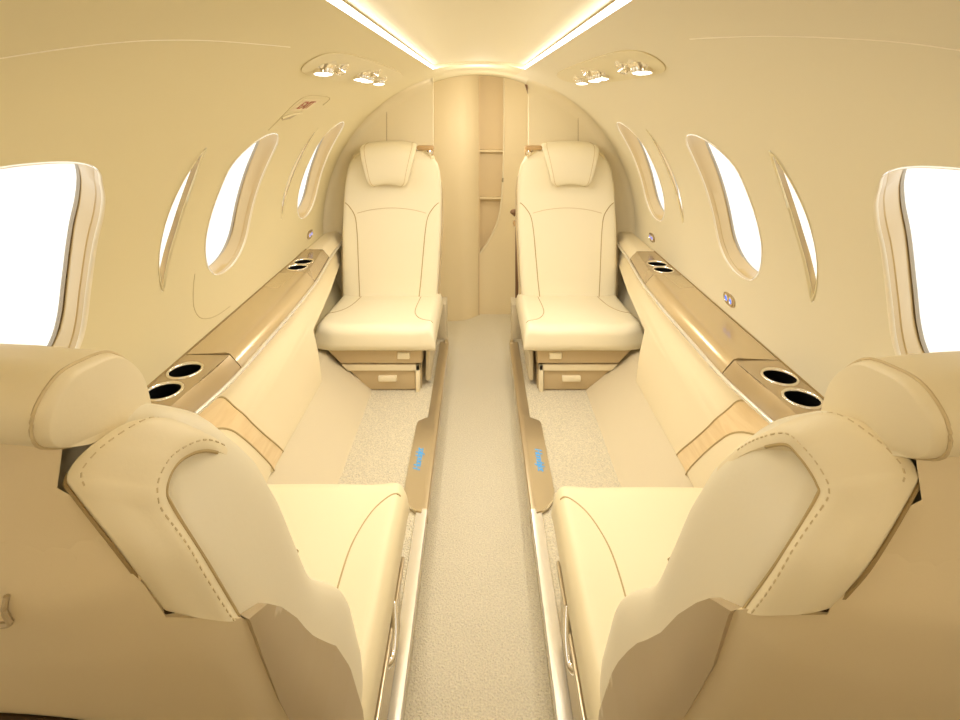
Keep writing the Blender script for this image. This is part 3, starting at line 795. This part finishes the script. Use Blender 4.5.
    for sg in (1, -1):
        P = []
        for y, z in pr:
            t = 0.945 if near else 0.84; k = 1 - 0.08 * (1 - math.sqrt(1 - (max(0, t - 0.86) / 0.14) ** 2))
            P.append(Vector((sg * wt(z) * t + xo, cx_ + (y - cx_) * (k + 0.004), cz_ + (z - cz_) * (k + 0.004) + (0.008 if near else 0.014) * (1 - t * t))))
        obj('seam', mir(tube(P, 0.0013, 5, closed=True)), M['stitch'], hr)
    # belt guide at the inboard shoulder
    g = B.frame(B.L - 0.05, 0.05, 0.155 if not near else 0.19)
    if not near:
        bg = obj('belt_guide', mir(merge(box((0.158, g.y - 0.01, 1.058), (0.085, 0.05, 0.022), 0.008), box((0.185, g.y - 0.02, 1.035), (0.03, 0.03, 0.03), 0.006))), M['tan'], root, True, 40)
        obj('belt_buckle', mir(lathe([(0.004, -0.014), (0.013, -0.012), (0.013, 0.012), (0.004, 0.014)], 14, Vector((0.4, -1, 0)), Vector((0.182, g.y - 0.04, 1.035)))), M['chrome'], bg)
    # ---- shell, wings and side covers on the rear of the back
    SHQ = SHELL['L' if X < 0 else 'R']; kf = B.L / 0.815; T9 = B.t_of(90)
    if not near: SHQ = {k: [(u * B.T_half() / 0.2571 if False else u, a * kf) for u, a in v] for k, v in SHQ.items()}
    SF = lambda u, a: B.surft(T9 + u, a)
    SP = lambda u, a, off: (lambda pn: pn[0] + pn[1] * off)(SF(u, a))
    sh_ = patch(SF, SHQ['shell'], 0.010, 0.012, 0.004)
    if near:   # the shell rises to meet the underside of the headrest
        rows = []; nn = 24
        for k in range(nn + 1):
            f = -1 + 2 * k / nn
            p0 = SP(0.2145 * f, 0.800, 0.004); p1 = Vector((-0.126 * f, 0.902, 1.052)); p2 = Vector((-0.122 * f, 0.890, 1.085))
            q0 = SP(0.2080 * f, 0.775, 0.0035)
            rows.append([q0] + [p0] + [(p0 * (1 - t) + p1 * t) for t in (0.35, 0.7)] + [p1, (p1 + p2) / 2, p2])
        m_ = len(rows[0]); sh_ = merge(sh_, ([p for r in rows for p in r], [(i * m_ + j, (i + 1) * m_ + j, (i + 1) * m_ + j + 1, i * m_ + j + 1) for i in range(nn) for j in range(m_ - 1)]))
    obj('back_shell', mir(sh_), M['shell'], root, True, 40)
    for sg in (1, -1):
        tr_ = lambda poly: [(sg * u, a) for u, a in poly]
        if near:   # padded wing: skinned between its inboard seam and its outer edge, folding over the shoulder
            WS, WE = WINGS['L' if X < 0 else 'R']
            dn = lambda pts: catmull([Vector((sg * p[0], p[1], p[2])) for p in pts], 9, False)
            A_, B_ = dn(WS), dn(WE); cen = Vector((sg * 0.05, 0.80, 0.93)); nn = len(A_); NW = 16
            def wpos(i, w, lift=0.0):
                a_, b_ = A_[i], B_[i]; m_ = a_.lerp(b_, w)
                tan = (A_[min(i + 1, nn - 1)].lerp(B_[min(i + 1, nn - 1)], w) - A_[max(i - 1, 0)].lerp(B_[max(i - 1, 0)], w))
                n_ = tan.cross(b_ - a_)
                n_ = n_.normalized() if n_.length > 1e-12 else Vector((0, 1, 0))
                if n_.dot(m_ - cen) < 0: n_ = -n_
                return m_ + n_ * (0.0075 * (1 - (2 * w - 1) ** 4) + 0.001 + lift)
            V, Fc = [], []
            for i in range(nn):
                row = [A_[i].lerp(cen, 0.16)] + [wpos(i, (1 - math.cos(PI * q / NW)) / 2) for q in range(NW + 1)] + [B_[i].lerp(cen, 0.13)]
                V += row
            m_ = NW + 3
            Fc = [(i * m_ + q, (i + 1) * m_ + q, (i + 1) * m_ + q + 1, i * m_ + q + 1) for i in range(nn - 1) for q in range(m_ - 1)]
            b = len(V); V += [V[q].lerp(cen, 0.14) for q in range(m_)]
            Fc += [(q, q + 1, b + q + 1, b + q) for q in range(m_ - 1)]
            wg = plabel(obj('side_wing', mir((V, Fc)), M['wing'], root, True, 60), 'stitched leather wing wrapping the shoulder')
            obj('wing_gap', mir(tube([p.lerp(cen, 0.016) + Vector((0, 0.001, -0.001)) for p in B_[:30]], 0.0012, 5)), M['groove'], wg)
            obj('wing_gap', mir(tube([A_[0].lerp(B_[0], q / 8).lerp(cen, 0.01) + Vector((0, 0, -0.0015)) for q in range(9)], 0.0014, 5)), M['dark'], wg)
            obj('seam', mir(tube([p + (p - cen).normalized() * 0.0005 for p in A_[:50]], 0.0013, 6)), M['seam'], wg)
            P2 = [wpos(i, 0.13) for i in range(nn - 6)]
            P3 = [wpos(i, 0.90) for i in range(20, nn - 6)]
        else:
            wg = plabel(obj('side_wing', mir(patch(SF, tr_(SHQ['wing']), 0.010, 0.014, 0.0085, edge=0.006)), M['wing'], root, True, 50), 'stitched leather wing wrapping the shoulder')
            P2 = catmull([SP(u + sg * 0.010, a, 0.0083) for u, a in tr_(SHQ['stitch'][:6])], 6, False)
            P3 = catmull([SP(sg * q, SHQ['edge'][0][1] - 0.006, 0.0083) for q in (-0.224, -0.24, -0.26, -0.28, -0.31)], 14, False)
        st = []
        for PP in (P2, P3):
            acc = 0; last = PP[0]; pts = [PP[0]]
            for p in PP[1:]:
                acc += (p - last).length; last = p
                if acc > 0.0048: pts.append(p); acc = 0
            for i in range(0, len(pts) - 1):
                d_ = (pts[i + 1] - pts[i]); st.append(tube([pts[i] + d_ * 0.2, pts[i] + d_ * 0.72], 0.00065, 4))
        so = obj('stitching', mir(merge(*st)), M['stitch'], wg); so['kind'] = 'stuff'
        plabel(obj('side_cover', mir(patch(SF, tr_(SHQ['cover']), 0.006, 0.012, 0.0085)), M['shell_side'], root, True, 50), 'darker lower side cover')
    if near:
        # low rear fairing below the back and the pull tab recess
        obj('pocket_gap', mir(tube(catmull([F(q, a, 0.0065) for q, a in ((70, 0.46), (78, 0.535), (83, 0.565), (87, 0.588), (90, 0.603), (93, 0.588), (97, 0.565), (102, 0.535), (110, 0.46))], 5, False), 0.003, 5)), M['dark'], root)
        if X < 0:
            obj('coat_hook', mir(tube(catmull([F(q, a, 0.0055) for q, a in ((74.2, 0.789), (75.6, 0.783), (76.6, 0.776), (77.2, 0.771), (79, 0.769), (83, 0.769), (88, 0.769))], 4, False), 0.0018, 6)), M['shell_side'], root)
    # ---- base with two drawers
    zf = ZF
    def trap(z): return -0.02 - (z - zf) * 1.05 if z < 0.232 else -0.135 - (z - 0.232) * 1.0
    def slab(z0, z1, y0, y1, xi=0.196, so=0.0):
        a0, a1 = max(-0.20, trap(z0) + so), max(-0.21, trap(z1) + so)
        return ([(a0, y0, z0), (xi, y0, z0), (xi, y1, z0), (a0, y1, z0), (a1, y0, z1), (xi, y0, z1), (xi, y1, z1), (a1, y1, z1)],
                [(0, 1, 5, 4), (1, 2, 6, 5), (2, 3, 7, 6), (3, 0, 4, 7), (4, 5, 6, 7), (3, 2, 1, 0)])
    V = []
    body = merge(slab(zf, 0.238, 0.062, 0.44, 0.19, 0.01), slab(0.238, 0.304, 0.045, 0.45, 0.195, 0.012))
    base = obj('seat_base', mir(body), M['shell_side'], root, False)
    dk = obj('base_gap', mir(slab(0.232, 0.240, 0.050, 0.44, 0.186, 0.0)), M['dark'], base, False)
    def rslab(z0, z1, y0, y1, xi, so, bev=0.003):
        vf = slab(z0, z1, y0, y1, xi, so); bm = bmesh.new(); vv = [bm.verts.new(p) for p in vf[0]]
        for f in vf[1]: bm.faces.new([vv[i] for i in f])
        bmesh.ops.recalc_face_normals(bm, faces=bm.faces)
        bmesh.ops.bevel(bm, geom=bm.edges[:], offset=bev, segments=2, profile=0.5, affect='EDGES'); bm.verts.index_update()
        out = ([v.co.copy() for v in bm.verts], [tuple(v.index for v in f.verts) for f in bm.faces]); bm.free(); return out
    d1 = obj('drawer', mir(rslab(0.240, 0.300, 0.026, 0.06, 0.193, 0.012)), M['drawer'], root, True, 40)
    plabel(obj('latch', mir(box((0.122, 0.024, 0.272), (0.050, 0.012, 0.026), 0.003)), M['latch'], d1, True, 40), 'cream push latch')
    fr = obj('base_frame', mir(merge(rslab(0.205, 0.231, 0.034, 0.07, 0.186, 0.004), rslab(zf, 0.238, 0.034, 0.07, 0.186, 0.30) if False else box((0.177, 0.052, 0.175), (0.018, 0.036, 0.112), 0.003))), M['latch'], root, True, 40)
    d2 = obj('drawer', mir(rslab(zf + 0.004, 0.205, 0.044, 0.075, 0.166, 0.006)), M['drawer'], root, True, 40)
    plabel(obj('handle', mir(box((0.055, 0.040, 0.172), (0.074, 0.014, 0.022), 0.003)), M['latch'], d2, True, 40), 'cream drawer handle')
    # inboard side skirt, metal edge and recline lever
    sk = obj('side_skirt', mir(box((0.214, 0.28, 0.225), (0.020, 0.40, 0.17), 0.006)), M['kick'], root, True, 40)
    plabel(obj('edge_strip', mir(box((0.229, 0.30, 0.292), (0.008, 0.44, 0.016), 0.003)), M['steel'], sk, True, 40), 'thin silver edge strip')
    lv = catmull([Vector(p) for p in ((0.228, 0.205, 0.318), (0.232, 0.22, 0.306), (0.236, 0.245, 0.288), (0.235, 0.270, 0.274), (0.226, 0.280, 0.276))], 5, False)
    plabel(obj('recline_lever', mir(tube(lv, 0.0075, 8)), M['chrome'], root, True, None), 'polished metal recline lever')
    return root, B

def shell_patch(B, poly, off, thick, edge=0.0):
    """poly in (q degrees, a metres): meshed in an even metric, q scaled to metres"""
    return patch(B.surft, [(B.t_of(p[0]), p[1]) for p in poly], 0.009, thick, off, edge=edge)

def rnd(poly, n=4, closed=True): return [(p[0], p[1]) for p in catmull([Vector(p) for p in poly], n, closed)]
SHELL = {}
# trim outlines: (distance round the back from its rear centre line, height along the back), inboard half
def trims(edge, bottom, seam, hook, shell_e, cov_t, cov_f):
    wing = edge + bottom[1:] + seam[1:] + hook[1:] + [(-0.322, 0.768), (-0.322, 0.8145), (edge[0][0], 0.8145)]
    half = [(shell_e[-1][0] - 0.002, -0.04), (shell_e[-1][0] - 0.001, 0.2)] + shell_e[::-1] + bottom[::-1] + edge[::-1][1:] + [(edge[0][0], 0.8135), (-0.15, 0.8135)]
    shell = half + [(-u, a) for u, a in reversed(half)]
    cover = cov_t + cov_f[1:] + [(-0.279, -0.02), (shell_e[-1][0] - 0.002, -0.02)] + shell_e[::-1]
    return dict(wing=wing, shell=shell, cover=cover, stitch=seam + hook[1:], edge=edge)
def to_local(pts, X, Yf, sd): return [((x - X) * sd, Yf - y, z) for x, y, z in pts]
WINGS = {
    'L': (to_local([(-0.188, 0.414, 0.896), (-0.198, 0.383, 0.967), (-0.213, 0.370, 1.013), (-0.219, 0.371, 1.027), (-0.2195, 0.387, 1.0345), (-0.213, 0.411, 1.027), (-0.204, 0.438, 1.002), (-0.196, 0.462, 0.968)], -0.395, 1.24, 1),
          to_local([(-0.215, 0.363, 0.950), (-0.231, 0.341, 1.010), (-0.258, 0.340, 1.046), (-0.267, 0.3435, 1.0565), (-0.262, 0.357, 1.066), (-0.250, 0.385, 1.066), (-0.240, 0.415, 1.037), (-0.228, 0.450, 0.994)], -0.395, 1.24, 1)),
    'R': (to_local([(0.195, 0.389, 0.926), (0.208, 0.367, 0.981), (0.228, 0.359, 1.028), (0.231, 0.362, 1.037), (0.229, 0.380, 1.0445), (0.225, 0.394, 1.043), (0.213, 0.424, 1.015), (0.202, 0.450, 0.980)], 0.400, 1.23, -1),
          to_local([(0.227, 0.342, 0.972), (0.241, 0.326, 1.016), (0.270, 0.331, 1.054), (0.278, 0.336, 1.064), (0.273, 0.350, 1.073), (0.262, 0.378, 1.073), (0.250, 0.410, 1.043), (0.236, 0.445, 0.996)], 0.400, 1.23, -1))}
SHELL['L'] = trims(
    [(-0.2145, 0.8130), (-0.2064, 0.8079), (-0.2030, 0.7967), (-0.2015, 0.7818), (-0.1982, 0.7629), (-0.1937, 0.7362)],
    [(-0.1937, 0.7362), (-0.1978, 0.7295), (-0.2058, 0.7132), (-0.2147, 0.6874), (-0.2201, 0.6689)],
    [(-0.2201, 0.6689), (-0.2221, 0.7062), (-0.2260, 0.731), (-0.2314, 0.7518), (-0.2380, 0.7698), (-0.2460, 0.7826)],
    [(-0.2460, 0.7826), (-0.2500, 0.7857), (-0.2558, 0.7874), (-0.2660, 0.7855), (-0.2738, 0.783), (-0.2863, 0.7775), (-0.2927, 0.7743)],
    [(-0.2212, 0.6609), (-0.2194, 0.6443), (-0.2168, 0.6045), (-0.2142, 0.5549), (-0.2115, 0.4992), (-0.2086, 0.4353)],
    [(-0.2214, 0.6667), (-0.2258, 0.6601), (-0.2306, 0.6522), (-0.2357, 0.6431), (-0.2385, 0.631), (-0.2448, 0.6034)],
    [(-0.2448, 0.6034), (-0.2543, 0.5431), (-0.261, 0.4714), (-0.2740, 0.3845), (-0.2771, 0.2982), (-0.2775, 0.1988), (-0.2783, 0.0722)])
SHELL['R'] = trims(
    [(-0.2150, 0.8130), (-0.2085, 0.8090), (-0.2040, 0.8041), (-0.2026, 0.7921), (-0.2005, 0.7783), (-0.1948, 0.7587)],
    [(-0.1948, 0.7587), (-0.2025, 0.7456), (-0.2076, 0.7396), (-0.2129, 0.7279), (-0.2185, 0.7143), (-0.2238, 0.698)],
    [(-0.2238, 0.698), (-0.2275, 0.725), (-0.2317, 0.7477), (-0.2376, 0.7646), (-0.2448, 0.7789), (-0.2514, 0.7918)],
    [(-0.2514, 0.7918), (-0.2565, 0.7942), (-0.2620, 0.7952), (-0.2712, 0.7948), (-0.2828, 0.7927), (-0.2945, 0.7898), (-0.3007, 0.7876)],
    [(-0.2237, 0.6906), (-0.2206, 0.6688), (-0.2174, 0.6455), (-0.2149, 0.6179), (-0.2139, 0.5722), (-0.2128, 0.5214), (-0.2116, 0.4641)],
    [(-0.2238, 0.698), (-0.2281, 0.6899), (-0.2328, 0.6808), (-0.2379, 0.6705), (-0.2398, 0.6606), (-0.2439, 0.6398)],
    [(-0.2439, 0.6398), (-0.2536, 0.5797), (-0.261, 0.508), (-0.2750, 0.4194), (-0.28, 0.3256), (-0.2819, 0.2147), (-0.2830, 0.0692)])
SEATS = {}
SPECS = [(-1, -0.424, 2.10, 1, 'cream leather seat facing forward at the far end, left of the aisle', False),
         (1, 0.428, 2.10, 1, 'cream leather seat facing forward at the far end, right of the aisle', False),
         (-1, -0.395, 1.24, -1, 'cream leather seat seen from behind, nearest on the left', True),
         (1, 0.400, 1.23, -1, 'cream leather seat seen from behind, nearest on the right', True)]
for s, X, Yf, face, lab, near in SPECS:
    inb = 1 if s < 0 else -1
    SEATS[(s, near)] = make_seat(inb, X, Yf, face, lab, near)

# ------------------------------------------------------------------ light
w = bpy.data.worlds.new('World'); bpy.context.scene.world = w; w.use_nodes = True
nt = w.node_tree; bg = nt.nodes['Background']
tc = nt.nodes.new('ShaderNodeTexCoord'); sx_ = nt.nodes.new('ShaderNodeSeparateXYZ'); rp_ = nt.nodes.new('ShaderNodeValToRGB')
mr = nt.nodes.new('ShaderNodeMapRange'); mr.inputs['From Min'].default_value = -0.4; mr.inputs['From Max'].default_value = 0.3
nt.links.new(tc.outputs['Generated'], sx_.inputs[0]); nt.links.new(sx_.outputs['Z'], mr.inputs['Value'])
nt.links.new(mr.outputs['Result'], rp_.inputs['Fac']); nt.links.new(rp_.outputs['Color'], bg.inputs['Color'])
rp_.color_ramp.elements[0].color = (1.0, 0.93, 0.80, 1); rp_.color_ramp.elements[1].color = (1, 1, 1, 1)
bg.inputs['Strength'].default_value = 1.5
def lamp(kind, name, loc, energy, col, size=0.1, rot=(0, 0, 0), **k):
    l = bpy.data.lights.new(name, kind); l.energy = energy; l.color = col
    if kind == 'AREA':
        l.shape = 'RECTANGLE'; l.size = size[0]; l.size_y = size[1]
    else: l.shadow_soft_size = size
    for a, b in k.items(): setattr(l, a, b)
    o = bpy.data.objects.new(name, l); C.objects.link(o); o.location = loc; o.rotation_euler = rot
    return o
WARM = (1.0, 0.93, 0.81)
for s in (-1, 1):
    sh = 0 if s < 0 else -0.05
    for y, th, en, tilt in ((1.115, 65.2, 1, 5), (1.46, 65.3, 4.5, 10), (1.56, 65.0, 6, 14), (1.765, 64.7, 8, 22)):
        p = cyl(s, y + sh, th) + Vector((0, -0.005, -0.028))
        lamp('SPOT', 'reading_spot', p, en, WARM, 0.02, (math.radians(tilt), math.radians(22 * s), 0), spot_size=math.radians(125), spot_blend=0.9)
for s in (-1, 1):
    lamp('AREA', 'strip_light', (s * (XS - 0.004), 1.42, 1.424), 4.0, WARM, (0.012, 1.45), (0, math.radians(28 * s), 0))
lamp('POINT', 'cockpit_fill', (0.06, -0.36, 1.23), 3.0, (1.0, 0.88, 0.70), 0.10)  # unseen fill added behind the camera to lighten the near seat shells
lamp('POINT', 'aft_fill', (0, 2.28, 1.36), 0.9, WARM, 0.05)  # fill added under the vault to brighten the aft partitions
lamp('POINT', 'lavatory_fill', (0.05, 2.78, 1.15), 2.6, WARM, 0.05)  # fill added in the doorway to brighten the aft cabinet

# ------------------------------------------------------------------ camera
cam = bpy.data.cameras.new('camera'); co = bpy.data.objects.new('camera', cam); C.objects.link(co)
co.location = (0, 0, ZCAM); co.rotation_euler = (PI / 2, 0, 0)
cam.sensor_width = 36; cam.lens = 36 * 530 / 960
cam.shift_x = 1 / 960; cam.shift_y = -261 / 960
cam.clip_start = 0.02
sc = bpy.context.scene; sc.camera = co
sc.view_settings.view_transform = 'Standard'; sc.view_settings.look = 'None'
sc.view_settings.exposure = 0.0
